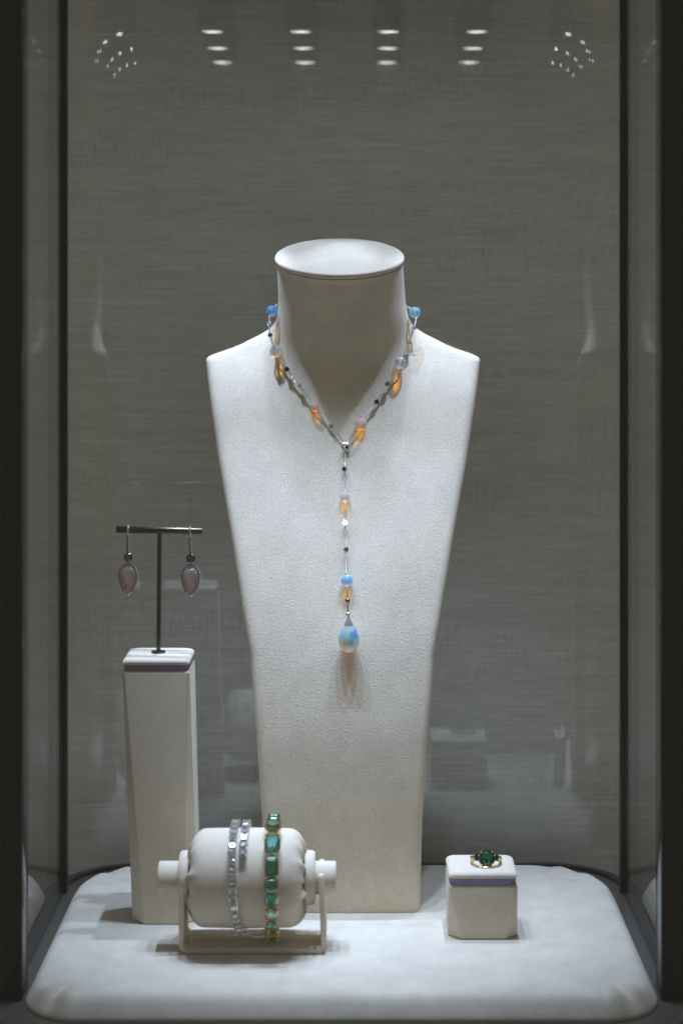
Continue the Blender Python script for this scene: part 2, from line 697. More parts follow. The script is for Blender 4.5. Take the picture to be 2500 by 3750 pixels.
# ------------------------------------------------------------------ padded platform
PX0, PX1, PY0, PY1 = CX - .2055, CX + .2055, 1.2065, 1.500
plat = thing("display_platform", (CX, 1.35, -PT), "wide padded ivory suede platform lying on the bronze base", "platform")


def folds(x, y):
    """gathered leather at the four corners of the pad"""
    d = 0
    for sx in (-1, 1):
        for cy_, rr in ((PY0 + .030, .038), (PY1 - .05, .05)):
            cx_ = CX + sx * (.2055 - rr)
            dx, dy = (x - cx_) * sx, (cy_ - y) if cy_ < 1.35 else (y - cy_)
            rad = math.hypot(dx, dy)
            ang = math.degrees(math.atan2(dy, dx))
            w = math.exp(-((rad - rr * .45) / (rr * .42)) ** 2)
            amp = .0034 if cy_ < 1.35 else .0016
            d += amp * w * (math.exp(-((ang - 68) / 9) ** 2) - .9 * math.exp(-((ang - 45) / 8) ** 2) + .8 * math.exp(-((ang - 26) / 8) ** 2) - .5 * math.exp(-((ang - 86) / 7) ** 2))
    return d


mb = MB()
rings = []
for inset, z in ((.0008, -PT), (.0, -.0150), (.0005, -.0130), (.0021, -.0098), (.0041, -.0062), (.0058, -.0036), (.0080, -.0016), (.0110, -.0005), (.0150, -.0001), (.020, 0), (.026, 0), (.034, 0), (.045, 0)):
    o = rrect(PX0 + inset, PX1 - inset, PY0 + inset, PY1 - inset, max(.04 - inset * .8, .008), max(.062 - inset * .8, .008), 18)
    rings.append([Vector((x, y, z + folds(x, y) * (1 if z > -.004 else .6 if z > -.012 else 0))) for x, y in o])
mb.rings(rings)
mb.build("cushion", SUEDE_PAD, plat, True, 0, 60)


# ------------------------------------------------------------------ necklace bust
def catmull(tab, x):
    xs = [t[0] for t in tab]
    if x <= xs[0]:
        return tab[0][1]
    if x >= xs[-1]:
        return tab[-1][1]
    i = max(k for k in range(len(xs)) if xs[k] <= x)
    i = min(i, len(xs) - 2)
    p1, p2 = tab[i], tab[i + 1]
    p0, p3 = tab[max(i - 1, 0)], tab[min(i + 2, len(tab) - 1)]
    h = p2[0] - p1[0]
    t = (x - p1[0]) / h
    m1 = (p2[1] - p0[1]) / max(p2[0] - p0[0], 1e-9) * h
    m2 = (p3[1] - p1[1]) / max(p3[0] - p1[0], 1e-9) * h
    return (2 * t ** 3 - 3 * t * t + 1) * p1[1] + (t ** 3 - 2 * t * t + t) * m1 + (-2 * t ** 3 + 3 * t * t) * p2[1] + (t ** 3 - t * t) * m2


FRONT = [(0, 1.372), (.04, 1.3685), (.08, 1.3672), (.12, 1.3695), (.16, 1.3755), (.20, 1.3840), (.25, 1.3980), (.30, 1.4150), (.34, 1.4310), (.37, 1.445), (.40, 1.462), (.42, 1.476), (.50, 1.545)]
BC = -.0085
# silhouette: photograph row, half width in photograph pixels, distance of the edge
SIL = [(3344, 284, 1.387), (3003, 293, 1.387), (2744, 311, 1.388), (2400, 339, 1.391), (2263, 363, 1.394), (1982, 408, 1.403), (1701, 457, 1.453),
       (1500, 486, 1.428), (1400, 497.5, 1.436), (1340, 503, 1.455), (1319, 504, 1.442), (1309, 499, 1.443), (1302, 487, 1.443), (1292, 460, 1.444), (1277, 415, 1.444), (1262, 378, 1.444), (1246, 348, 1.444), (1226, 307, 1.442), (1203, 270, 1.455), (1183, 251, 1.453), (1155, 239, 1.436),
       (1107, 233, 1.448), (1040, 231.5, 1.426), (1000, 231, 1.45), (960, 231, 1.45)]


def sil_row(py, hw):
    Y = 1.40
    for _ in range(30):
        z = H - (py - VY) / F * Y
        Yn = catmull(FRONT, z) + .014
        Y = min(Yn, 1.486 - (z - .37) * .36)
    return (z, hw / F * Y)


OUT = [sil_row(py, hw) for py, hw, _ in SIL]


def lin(tab, z):
    xs = [t[0] for t in tab]
    ys = [t[1] for t in tab]
    return float(np.interp(z, xs, ys))


def width(z):
    return lin(OUT, z)


def smin(a, b, k):
    h = max(k - abs(a - b), 0) / k
    return min(a, b) - h * h * k * .25


def neck_c(z):
    return 1.488 - (z - .37) * .36


NB = .0385


def neck_front(x, z, side=-1):
    a = width(max(z, .4283)) + max(0, .4283 - z) * .12
    q = x / a
    if abs(q) < 1:
        return neck_c(z) + side * NB * math.sqrt(1 - q * q)
    return neck_c(z) - side * (abs(x) - a) * 3


def slab_front(x, z):
    w = max(width(min(z, .395)), .02)
    return catmull(FRONT, z) + (.0015 + .006 * min(max(z - .08, 0) / .25, 1)) * min(abs(x) / w, 1.05) ** 2.4


def bust_front(x, z):
    return smin(slab_front(x, z), neck_front(x, z), .022)


zs = []
for i in range(len(OUT) - 1):
    z0, z1 = OUT[i][0], OUT[i + 1][0]
    k = max(2, int((z1 - z0) / .004) + 1)
    k = max(k, 3)
    zs += [z0 + (z1 - z0) * j / k for j in range(k)]
zs.append(OUT[-1][0])
zs[0] = 0.0
NU = 56
rows = []
TILT = math.tan(R(20))
for z in zs:
    w = width(z)
    fr, bk = [], []
    nk = min(max((z - .405) / .02, 0), 1)
    for i in range(NU + 1):
        u = -math.pi / 2 + math.pi * i / NU
        s = math.sin(u)
        # columns crowd toward the edges
        x = w * s
        edge = (1 - min(abs(s), 1) ** 36) ** (1 / 2.4)
        yf = bust_front(x, z)
        T = .017 * (1 - nk)
        yb0 = slab_front(0, z) + 2 * .017
        mid = yf + T
        nkf = neck_front(x, z)
        yf2 = yf + (1 - edge) * T
        yb = yf + 2 * T - (1 - edge) * T
        ybn = neck_c(z) + NB * math.sqrt(max(0, 1 - min(abs(s), 1) ** 2))
        nb = min(max((z - .33) / .06, 0), 1) * math.exp(-(max(0, abs(x) - .047) / .02) ** 2)
        nb = max(nb, nk)
        ybk = yb * (1 - nb) + max(yb, ybn) * nb if nk < 1 else ybn
        fr.append([BC + x, yf2, z])
        bk.append([BC + x, max(ybk, yf2 + .0005), z])
    rows.append(fr + bk[::-1][1:-1])
# shear the top of the neck so that it meets the sloping cap
for r in rows:
    for v in r:
        t = min(max((v[2] - .425) / (OUT[-1][0] - .425), 0), 1)
        v[0] -= .0022 * t
        v[2] += TILT * (v[1] - neck_c(.47)) * t * t
bust = thing("necklace_bust", (BC, 1.39, 0), "tall ivory suede necklace bust with round neck and sloping shoulders", "bust")
mb = MB()
mb.rings([[Vector(v) for v in r] for r in rows])
mb.build("torso", SUEDE_BUST, bust, True, .0012, 70)
# sloping cap of the neck
cap_c = P(1243, 942, neck_c(.472))
M = Matrix.Translation(cap_c) @ Matrix.Rotation(R(20), 4, 'X') @ Matrix.Diagonal((.0492, .0434, 1, 1))
mb = MB()
mb.lathe([(.0, -.0028), (.955, -.0028), (.984, -.0023), (.998, -.0012), (1.0, -.0003), (.995, .0005), (.985, .0010), (.972, .0013), (.962, .0014), (.955, .00142), (.945, .00143), (.90, .00144), (.8, .00145), (.4, .00146), (0, .00146)], M, 72)
mb.build("neck_cap", SUEDE_BUST, bust, True, 0, 60)


def on_bust(px, py, lift=0.0):
    """point where the sight line of a photograph pixel meets the bust, lifted off the surface"""
    lo = 1.30
    while lo < 1.47:
        p = P(px, py, lo)
        if lo >= bust_front(p.x - BC, p.z):
            break
        lo += .001
    a, b = lo - .001, lo
    for _ in range(14):
        Y = (a + b) / 2
        p = P(px, py, Y)
        if Y >= bust_front(p.x - BC, p.z):
            b = Y
        else:
            a = Y
    p = P(px, py, Y)
    if lift:
        e = .001
        nx = (bust_front(p.x - BC + e, p.z) - bust_front(p.x - BC - e, p.z)) / (2 * e)
        nz = (bust_front(p.x - BC, p.z + e) - bust_front(p.x - BC, p.z - e)) / (2 * e)
        nrm = Vector((nx, -1, nz)).normalized()
        # slide along the sight line until the clearance is 'lift'
        d = (p - Vector((0, 0, H))).normalized()
        p = p - d * (lift / max(-d.dot(nrm), .35))
    return p


# ------------------------------------------------------------------ necklace
neck = thing("opal_necklace", on_bust(1265, 1637), "long white gold chain necklace with opal beads and an opal drop, worn by the bust", "necklace")
PXM = F / 1.385 / 1000       # photograph pixels per millimetre on the bust


AMBER_CAUSTIC = (4.2, 1.85, .04)  # brighter than clear glass, to imitate light focused by the bead
BEADS = [
    # px, py, diameter px, clearance (m) or fixed distance, milk colour, milk weight, fire, warm glow painted toward the lower pole
    (996, 1137, 41, ('Y', 1.459), (.12, .52, .98), .66, .6, None),
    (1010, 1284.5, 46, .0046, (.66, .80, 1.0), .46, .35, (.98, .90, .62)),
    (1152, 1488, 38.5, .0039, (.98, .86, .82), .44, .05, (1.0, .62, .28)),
    (1519, 1143, 42, ('Y', 1.459), (.34, .72, .96), .62, .35, None),
    (1465, 1327, 46, .0046, (.66, .78, 1.0), .40, .5, None),
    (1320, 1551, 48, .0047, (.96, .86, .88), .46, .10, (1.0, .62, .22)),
    (1263, 1818.6, 40, .0040, (.80, .90, 1.0), .42, .4, None),
    (1270, 2125.5, 45, .0045, (.30, .66, 1.0), .60, .35, None),
]
beads = []
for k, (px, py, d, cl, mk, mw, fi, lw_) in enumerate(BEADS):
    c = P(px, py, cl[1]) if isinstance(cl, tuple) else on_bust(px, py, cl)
    beads.append((c, d / 2 / F * c.y, opal("opal_bead", AMBER_CAUSTIC, mk, mw, fi, 260, seed=k * .37 + .11, low_glow=lw_)))


def wp(pts, lift):
    return [on_bust(x, y, lift) for x, y in pts]


LIFT = .0038
bL1, bL2, bL3, bR1, bR2, bR3, bC1, bC2 = [b[0] for b in beads]
rear_l = [P(1012, 1118, 1.483), P(1030, 1108, 1.508), P(1120, 1100, 1.527), P(1248, 1098, 1.529)]
rear_r = [P(1487, 1119, 1.480), P(1470, 1108, 1.508), P(1380, 1100, 1.527), P(1248, 1098, 1.529)]
left_run = rear_l[::-1] + [bL1, P(987, 1163, 1.455), P(986, 1186, 1.453), P(989, 1226.5, 1.448), P(998, 1258, on_bust(998, 1258, LIFT).y), bL2] \
    + wp([(1028, 1312), (1051, 1352), (1074, 1383), (1097, 1413), (1125, 1451)], LIFT) + [bL3] + wp([(1180, 1519), (1212, 1560), (1240, 1596)], LIFT * .9) + wp([(1263, 1626)], .003)
right_run = rear_r[::-1] + [bR1, P(1523, 1170, 1.455), P(1514.6, 1202, 1.453), P(1495.5, 1256, on_bust(1495.5, 1256, LIFT).y), P(1480, 1295, on_bust(1480, 1295, LIFT).y), bR2] \
    + wp([(1446, 1358), (1417.5, 1406), (1377, 1470.5), (1348, 1513)], LIFT) + [bR3] + wp([(1296, 1588)], LIFT) + wp([(1267, 1627)], .003)
mid_run = wp([(1264, 1650)], .002) + wp([(1262, 1717.6), (1262.5, 1780)], .0030) + [bC1] + wp([(1263, 1860), (1263, 1918), (1266, 2012.5), (1268.5, 2080)], .0034) + [bC2] + wp([(1271, 2165), (1272, 2190)], .0055)


def resample(pts, step):
    dense = []
    for i in range(len(pts) - 1):
        p0, p1, p2, p3 = pts[max(i - 1, 0)], pts[i], pts[i + 1], pts[min(i + 2, len(pts) - 1)]
        for j in range(12):
            t = j / 12
            a = (p1 * 2 + (p2 - p0) * t + (p0 * 2 - p1 * 5 + p2 * 4 - p3) * t * t + (p1 * 3 - p0 - p2 * 3 + p3) * t ** 3) * .5
            dense.append(p1.lerp(p2, t).lerp(a, .45))
    dense.append(pts[-1])
    outp_, acc, need = [dense[0]], 0, step
    for a, b in zip(dense, dense[1:]):
        l = (b - a).length
        while acc + l >= need:
            outp_.append(a.lerp(b, (need - acc) / l))
            need += step
        acc += l
    return outp_


def chain_mesh(name, run, step=.00160, wire=.00030):
    mb = MB()
    pts = resample(run, step)
    for i in range(len(pts) - 1):
        a, b = pts[i], pts[i + 1]
        mid = (a + b) / 2
        if any((mid - c).length < r * .96 for c, r, _ in beads):
            continue
        t = (b - a).normalized()
        s = Vector((0, -1, .2)) - t * Vector((0, -1, .2)).dot(t)
        s.normalize()
        w = t.cross(s)
        ang = R(38) if i % 2 else R(-52)
        side = s * math.sin(ang) + w * math.cos(ang)
        loop = []
        for k in range(8):
            q = 2 * math.pi * k / 8
            loop.append(mid + t * (math.cos(q) * step * .74) + side * (math.sin(q) * .00068))
        mb.tube(loop, wire, 5, closed=True)
    o = mb.build(name, SILVER, neck, True, 0, 80)
    o["kind"] = "stuff"
    return o


chain_mesh("chain", left_run)
chain_mesh("chain", right_run)
chain_mesh("chain", mid_run)

BORE = principled("drill_hole", (.95, .80, .78), .4)
nxt = {0: P(987, 1163, 1.455), 1: on_bust(1028, 1312, LIFT), 2: on_bust(1180, 1519, LIFT), 3: P(1523, 1170, 1.455), 4: on_bust(1446, 1358, LIFT), 5: on_bust(1296, 1588, LIFT),
       6: on_bust(1263, 1860, .0034), 7: on_bust(1271, 2165, .005)}
for k, (c, r, mat) in enumerate(beads):
    mb = MB()
    mb.ball(c, r, 40, 24)
    b = mb.build("bead", mat, neck, True, 0, 180)
    d = (nxt[k] - c).normalized()
    mb = MB()
    mb.tube([c - d * r * .93, c, c + d * r * .93], .00042, 8)
    mb.build("bore", BORE, b)


def station(p, t, face, dark, r=.0017, h=.0026):
    """small bezel cup with a stone, set across the chain"""
    face = Vector(face).normalized()
    M = frame(p - face * h * .5, face, t)
    mb = MB()
    mb.lathe([(.0, 0), (r * .72, 0), (r * .95, h * .35), (r, h * .75), (r, h), (r * .78, h), (r * .74, h * .8), (0, h * .78)], M, 18)
    o = mb.build("bezel", DARKGOLD if dark else SILVER, neck)
    mb = MB()
    mb.lathe([(r * .74, h * .80), (r * .45, h * 1.06), (0, h * 1.08)], M, 8)
    mb.build("stone", INKSTONE if dark else DIAMOND, o, False)


def tang(a, b):
    return (Vector(b) - Vector(a)).normalized()


for (px, py), face, dark, Y in (
        ((986, 1186), (-.3, -.5, .8), 0, 1.453), ((989, 1226.5), (-1, -.3, .3), 1, 1.448)):
    station(P(px, py, Y), (0, 0, -1), face, dark)
for (px, py), face, dark in (
        ((1052, 1352), (-.45, -1, .2), 1), ((1097, 1413), (.1, -1, .45), 0), ((1212, 1560), (0, -1, .1), 0),
        ((1495.5, 1256), (-.9, -.4, .3), 0), ((1417.5, 1406), (.8, -.5, .5), 1), ((1377, 1470.5), (.55, -1, 0), 1)):
    station(on_bust(px, py, LIFT), (0, 0, -1), face, dark, .0018)
station(P(1514.6, 1202, 1.453), (0, 0, -1), (-.8, -.5, .5), 0)
station(on_bust(1262, 1717.6, .0032), (0, 0, -1), (-.75, -1, .35), 1)
station(on_bust(1263, 1918, .0034), (0, 0, -1), (0, -.6, .5), 0, .0017)
station(on_bust(1266, 2012.5, .0034), (0, 0, -1), (1.0, -.8, .05), 1)
# sliding knot where the two runs meet
kc = on_bust(1265, 1637, .0034)
mb = MB()
for tilt, rr in ((25, .0026), (-35, .0024)):
    Mx = Matrix.Translation(kc) @ Matrix.Rotation(R(90), 4, 'X') @ Matrix.Rotation(R(tilt), 4, 'Y')
    mb.tube([Mx @ Vector((rr * math.cos(q * math.pi / 10), rr * 1.15 * math.sin(q * math.pi / 10), 0)) for q in range(20)], .00075, 8, closed=True)
mb.build("slider_knot", SILVER, neck)
station(kc + Vector((.0008, -.0012, .0)), (0, 0, -1), (.2, -1, .2), 1, .0012)
# opal drop with its cone cap, bar and hinge bead
dc = on_bust(1277, 2340, .0078)
S = dc.y / F


def dp(px, py):
    return P(px, py, dc.y)


mb = MB()
prof = [(0, 2289), (11, 2289.4), (18, 2292), (24, 2299), (29.5, 2309), (34, 2320), (37.2, 2332), (38.5, 2345), (37.2, 2357), (33.5, 2368), (28, 2377), (20.5, 2384), (11, 2388), (0, 2389.5)]
fine = []
for i in range(len(prof) - 1):
    for j in range(4):
        t = j / 4
        fine.append(tuple(catmull([(q, prof[q][d]) for q in range(len(prof))], i + t) for d in (0, 1)))
fine.append(prof[-1])
mb.lathe([(max(r, 0) * S, (2340 - y) * S) for r, y in fine][::-1], Matrix.Translation(dp(1277, 2340)), 48)
DROP = opal("opal_drop", (3.2, 1.25, .04), (.40, .74, .94), .64, 1.0, 210, seed=2.31, clear=.50, low_glow=(1.0, .72, .45))  # tint and lower colour paint in amber light passing through the drop
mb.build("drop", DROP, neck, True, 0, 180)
mb = MB()
mb.lathe([(19.5 * S, (2340 - 2289) * S), (18 * S, (2340 - 2284) * S), (10 * S, (2340 - 2268) * S), (2 * S, (2340 - 2257) * S), (0, (2340 - 2257) * S)], Matrix.Translation(dp(1276, 2340)), 20)
mb.build("cone_cap", SILVER, neck, True, 0, 40)
mb = MB()
mb.ball(dp(1273.5, 2250), 8.5 * S, 16, 10)
mb.build("hinge_bead", SILVER, neck)
mb = MB()
mb.tube([dp(1273, 2243), dp(1273, 2226), dp(1272.5, 2206)], 4.2 * S, 8)
mb.build("bail", SILVER, neck)
mb = MB()
mb.ball(dp(1272, 2199), 9 * S, 16, 10)
mb.build("hinge_bead", DARKGOLD, neck)

# ------------------------------------------------------------------ suede blocks


def block(name, label, xb0, xb1, xt0, xt1, yf, depth, h, cut, band_h, pad_h):
    """square-topped suede block whose corners are cut away toward the foot"""
    t = thing(name, ((xb0 + xb1) / 2, yf + depth / 2, 0), label, "display block")

    def ring(x0, x1, y0, y1, c, z):
        return [Vector(p) for p in ((x0 + c, y0, z), (x1 - c, y0, z), (x1, y0 + c, z), (x1, y1 - c, z), (x1 - c, y1, z), (x0 + c, y1, z), (x0, y1 - c, z), (x0, y0 + c, z))]
    bh = h - band_h - pad_h
    mb = MB()
    y1 = yf + depth
    mb.rings([ring(xb0, xb1, yf, y1, cut, .0004), ring(xt0, xt1, yf, y1, .0012, bh - .001), ring(xt0 + .0012, xt1 - .0012, yf + .0012, y1 - .0012, .0012, bh)])
    mb.build("body", SUEDE, t, True, .0008, 12)
    mb = MB()
    i = .0009
    mb.rings([ring(xt0 + i, xt1 - i, yf + i, y1 - i, .004, bh), ring(xt0 + i, xt1 - i, yf + i, y1 - i, .004, bh + band_h)])
    mb.build("band", LAVENDER, t, True, .0006, 30)
    mb = MB()
    z0 = bh + band_h
    rs = []
    for ins, z in ((.0004, z0), (-.0002, z0 + pad_h * .3), (.0002, z0 + pad_h * .6), (.0012, z0 + pad_h * .85), (.003, z0 + pad_h * .97), (.006, z0 + pad_h), (.012, z0 + pad_h * 1.02)):
        o = rrect(xt0 + ins, xt1 - ins, yf + ins, y1 - ins, .0035, .0055, 5)
        rs.append([Vector((x, y, z)) for x, y in o])
    mb.rings(rs)
    mb.build("top_pad", SUEDE, t, True, 0, 50)
    return t


PB = 1.3466
pxX = lambda px, Y: (px - VX) / F * Y
pillar = block("display_pillar", "tall slim suede pillar with lavender band, carrying the earring bar", pxX(479, PB), pxX(722, PB), pxX(447, PB), pxX(694, PB), PB, .046, .1875, .0095, .0042, .0045)
RY = 1.3153
cube = block("ring_block", "small cube-shaped suede block with lavender band, carrying the green ring", pxX(1642, RY), pxX(1897, RY), pxX(1642, RY), pxX(1895, RY), RY, .045, .0462, .0085, .0048, .0042)

# ------------------------------------------------------------------ earring bar
ey = 1.3695
foot = P(580, 2391, ey)
foot.z = .1877
stand = thing("earring_bar", foot, "bronze T-shaped earring bar standing on the tall pillar", "earring stand")
mb = MB()
mb.lathe([(0, 0), (.0051, 0), (.0052, .0006), (.0049, .0011), (.0019, .0013), (0, .0013)], Matrix.Translation(foot), 28)
mb.build("foot", BRONZE_STAND, stand)
bar_c = P(584.5, 1942, ey)
mb = MB()
mb.tube([foot + Vector((0, 0, .001)), bar_c], .00158, 16)
mb.build("post", BRONZE_STAND, stand)
yaw = R(-9)
bd = Vector((math.cos(yaw), math.sin(yaw), 0))
mb = MB()
hl = .0318
mb.tube([bar_c - bd * hl, bar_c - bd * (hl - .0004), bar_c + bd * (hl - .0004), bar_c + bd * hl], [.0021, .00245, .00245, .0021], 24)
mb.build("bar", BRONZE_STAND, stand, True, 0, 50)


# ------------------------------------------------------------------ gems
def gem_mesh(name, outline, table=.58, crown=.32, pav=.62, mid=.0, keel=None, wob=0.):
    """faceted stone: outline in the xy plane, crown toward +z, pavilion toward -z"""
    n = len(outline)
    rx = max(abs(p[0]) for p in outline)
    ry = max(abs(p[1]) for p in outline)
    r = min(rx, ry)
    rings_ = []
    kx = keel if keel is not None else 0
    for s, z in ((table, crown * r), ((1 + table) / 2 * 1.02, crown * r * .62), (1.0, .03 * r), (1.0, -.03 * r), (.62, -pav * r * .55)):
        rings_.append([Vector((x * s, y * s, z)) for x, y in outline])
    vs = [v for q in rings_ for v in q]
    fs = [tuple(range(n))]
    for i in range(len(rings_) - 1):
        for k in range(n):
            l = (k + 1) % n
            a, b, c, d = i * n + k, i * n + l, (i + 1) * n + l, (i + 1) * n + k
            if i in (0, 1, 3) and n > 9:
                if (k + i) % 2:
                    fs += [(d, c, b), (d, b, a)]
                else:
                    fs += [(a, d, c), (a, c, b)]
            else:
                fs.append((d, c, b, a))
    if wob:
        for q in range(n, 2 * n):
            vs[q] = vs[q] + Vector((0, 0, random.uniform(-wob, wob) * r))
        for q in range(4 * n, 5 * n):
            vs[q] = vs[q] + Vector((0, 0, random.uniform(-wob, wob) * r * 1.5))
    base = (len(rings_) - 1) * n
    if kx:
        vs += [Vector((0, -kx, -pav * r)), Vector((0, kx, -pav * r))]
        i0, i1 = len(vs) - 2, len(vs) - 1
        tip = [i0 if outline[k][1] < 0 else i1 for k in range(n)]
        for k in range(n):
            l = (k + 1) % n
            if tip[k] == tip[l]:
                fs.append((tip[k], base + l, base + k))
            else:
                fs.append((tip[k], tip[l], base + l, base + k))
    else:
        vs.append(Vector((0, 0, -pav * r)))
        for k in range(n):
            fs.append((len(vs) - 1, base + (k + 1) % n, base + k))
    me = bpy.data.meshes.new(name)
    me.from_pydata([tuple(v) for v in vs], [], fs)
    bm = bmesh.new()
    bm.from_mesh(me)
    bmesh.ops.recalc_face_normals(bm, faces=bm.faces)
    bm.to_mesh(me)
    bm.free()
    me.update()
    return me


def oct_outline(w, l, c):
    return [(w, -l + c), (w, l - c), (w - c, l), (-w + c, l), (-w, l - c), (-w, -l + c), (-w + c, -l), (w - c, -l)]


def round_outline(r, n=16, ry=None):
    return [(r * math.cos(2 * math.pi * (k + .5) / n), (ry or r) * math.sin(2 * math.pi * (k + .5) / n)) for k in range(n)]


def pear_outline(w, top, bot, n=24):
    """tip toward -y"""
    pts = []
    for k in range(n):
        th = 2 * math.pi * k / n
        pts.append((math.sin(th) * math.sin(th / 2) ** .62, -math.cos(th)))
    mx = max(p[0] for p in pts)
    return [(x / mx * w, (y + 1) / 2 * (top - bot) + bot) for x, y in pts]


# ------------------------------------------------------------------ earrings
pear_me = gem_mesh("pear_stone", pear_outline(.0056, .0064, -.0140, 18), .50, .40, .80, wob=.06)
pear_me.materials.append(PINK)
disc_me = gem_mesh("round_stone", round_outline(.00325, 16), .56, .34, .75)
disc_me.materials.append(INKSTONE)
tiny_me = gem_mesh("bezel_stone", round_outline(.0012, 10), .6, .3, .6)
tiny_me.materials.append(DIAMOND)
halo_pts = pear_outline(.0064, .0074, -.0146, 44)
PV = random.Random(7)


def earring(px, dpy, label):
    s = bar_c.y
    off = (px - 584.5) / F * s
    top = bar_c + bd * (off / bd.x)
    yy = top.y - .0035
    t = thing("earring", P(px, 2193 + dpy, yy), label, "earring", "pair of pink drop earrings")
    e = lambda x, y, d=0: P(px + x, y + dpy, yy) + Vector((0, d, 0))
    mb = MB()
    arc = [top + Vector((0, math.cos(a) * .0031, math.sin(a) * .0031)) for a in [R(q) for q in range(-20, 181, 20)]]
    arc = arc + [e(0, 1950, .0001), e(-1, 1963)]
    mb.tube(arc, .00062, 8)
    mb.build("hook", SILVER, t)
    mb = MB()
    a, b = e(-1, 1961), e(0, 2024)
    mb.box((a.x - .0011, a.y - .0002, b.z), (a.x + .0011, a.y + .0012, a.z))
    o = mb.build("pave_bar", SILVER, t)
    mb = MB()
    for i in range(15):
        for sx in (-1, 1):
            q = a.lerp(b, (i + .5 + .25 * sx) / 15)
            mb.ball(q + Vector((sx * .0005, -.0003, 0)), .00056, 6, 4)
    q = mb.build("pave_stone", PAVE, o, False)
    q["kind"] = "stuff"
    # dark round stone in four claws
    c = e(1, 2041)
    mesh_obj("round_stone", disc_me, INKSTONE, t, frame(c, (0, -1, .12), (1, 0, 0)))
    mb = MB()
    for ang in (50, 130, 230, 310):
        d = Vector((math.cos(R(ang)), 0, math.sin(R(ang))))
        mb.tube([c + d * .0024 + Vector((0, .002, 0)), c + d * .0033 + Vector((0, 0, 0)), c + d * .0029 + Vector((0, -.0009, 0))], .00036, 6)
    mb.tube([c + Vector((0, .0004, .0031)), e(0, 2022)], .0006, 6)
    mb.tube([c + Vector((0, .0004, -.0030)), e(0, 2066)], .0006, 6)
    mb.build("claw_setting", DARKGOLD, t)
    # pink pear stone and its halo
    c = e(1, 2104)
    Mx = frame(c, (0, -1, .05), (1, 0, 0))
    mesh_obj("pear_stone", pear_me, PINK, t, Mx)
    mb = MB()
    ring_ = [Mx @ Vector((x, y, -.0006)) for x, y in halo_pts]
    n_ = len(ring_)
    open_ = ring_[5:n_ - 4]
    mb.tube(open_, .00075, 6)
    ring2 = [Mx @ Vector((x * .8, y * .8 - .0008, -.0030)) for x, y in halo_pts]
    mb.tube(ring2, .0004, 5, closed=True)
    for k in range(0, n_, 6):
        mb.tube([ring_[k], ring2[k]], .0003, 5)
    h = mb.build("halo", DARKGOLD, t)
    mb = MB()
    dense = []
    for i in range(len(open_) - 1):
        dense += [open_[i], open_[i].lerp(open_[i + 1], .5)]
    for q in dense:
        mb.ball(q + Vector((PV.uniform(-.0001, .0001), -.00035, PV.uniform(-.0001, .0001))), .00085, 6, 4)
    o = mb.build("halo_stone", PAVE, h, False)
    o["kind"] = "stuff"
    # chevron claw at the tip, and the small bezel below it
    tip = Mx @ Vector((0, -.0143, .0006))
    mb = MB()
    for sx in (-1, 1):
        mb.tube([tip + Vector((0, -.0006, -.0006)), tip + Vector((sx * .0019, 0, .0016))], .00062, 6)
    mb.build("tip_claw", SILVER, t)
    c = e(4, 2188)
    Mb = frame(c, (0, -1, .08))
    mb = MB()
    mb.lathe([(.0, -.0012), (.0013, -.0012), (.00175, .0), (.00175, .0005), (.0013, .0005), (.0012, .0001), (0, .0001)], Mb, 20)
    mb.build("bezel", SILVER, t)
    mesh_obj("bezel_stone", tiny_me, DIAMOND, t, frame(c + Vector((0, -.0004, 0)), (0, -1, .08)))
    return t


earring(468, 0, "pink pear-shaped gem earring on the bar end away from the bust")
earring(697, 5, "pink pear-shaped gem earring on the bar end nearer the bust")

# ------------------------------------------------------------------ bracelet roll on its stand
SY = 1.304
rx = pxX(906, SY)
rz, rr = .0463, .0325
stand2 = thing("bracelet_stand", (rx, SY, 0), "ivory suede bracelet roll lying in a U-shaped stand", "bracelet stand")
# U-shaped frame, bent from one strip; the uprights end in a fork
bx0, bx1 = pxX(653, 1.286), pxX(1194, 1.286)
ux0, ux1 = pxX(657, 1.286), pxX(1184, 1.286)
TH = .0034
fy0, fy1 = 1.2862, 1.3255
zf = .0535
mb = MB()
# side outline of an upright (y, z), with the notch for the axle
ax_r = .0110
ntch = [(fy0, .006), (fy0, zf - .003), (fy0 + .0012, zf - .0008), (fy0 + .0034, zf), (fy0 + .0056, zf - .0008), (fy0 + .0068, zf - .003)]
for i in range(9):
    a = R(180 + 180 * i / 8)
    ntch.append((SY + .0122 * math.cos(a), rz - .0015 + .0122 * math.sin(a)))
ntch += [(fy1 - .0068, zf - .003), (fy1 - .0056, zf - .0008), (fy1 - .0034, zf), (fy1 - .0012, zf - .0008), (fy1, zf - .003), (fy1, .006)]
for xb, xu, s in ((bx0, ux0, 1), (bx1, ux1, -1)):
    def at(y, z, o):
        t = (z - .006) / (zf - .006)
        return Vector((xb + (xu - xb) * t + s * o, y, z))
    n_ = len(ntch)
    vs = [at(y, z, 0) for y, z in ntch] + [at(y, z, TH) for y, z in ntch]
    fs = [tuple(range(n_)), tuple(reversed(range(n_, 2 * n_)))]
    for k in range(n_):
        l = (k + 1) % n_
        fs.append((k, k + n_, l + n_, l))
    mbu = MB().add(vs, fs)
    mbu.build("upright", SUEDE, stand2, True, .0007, 30)
    mb = MB() if s == 1 else mb
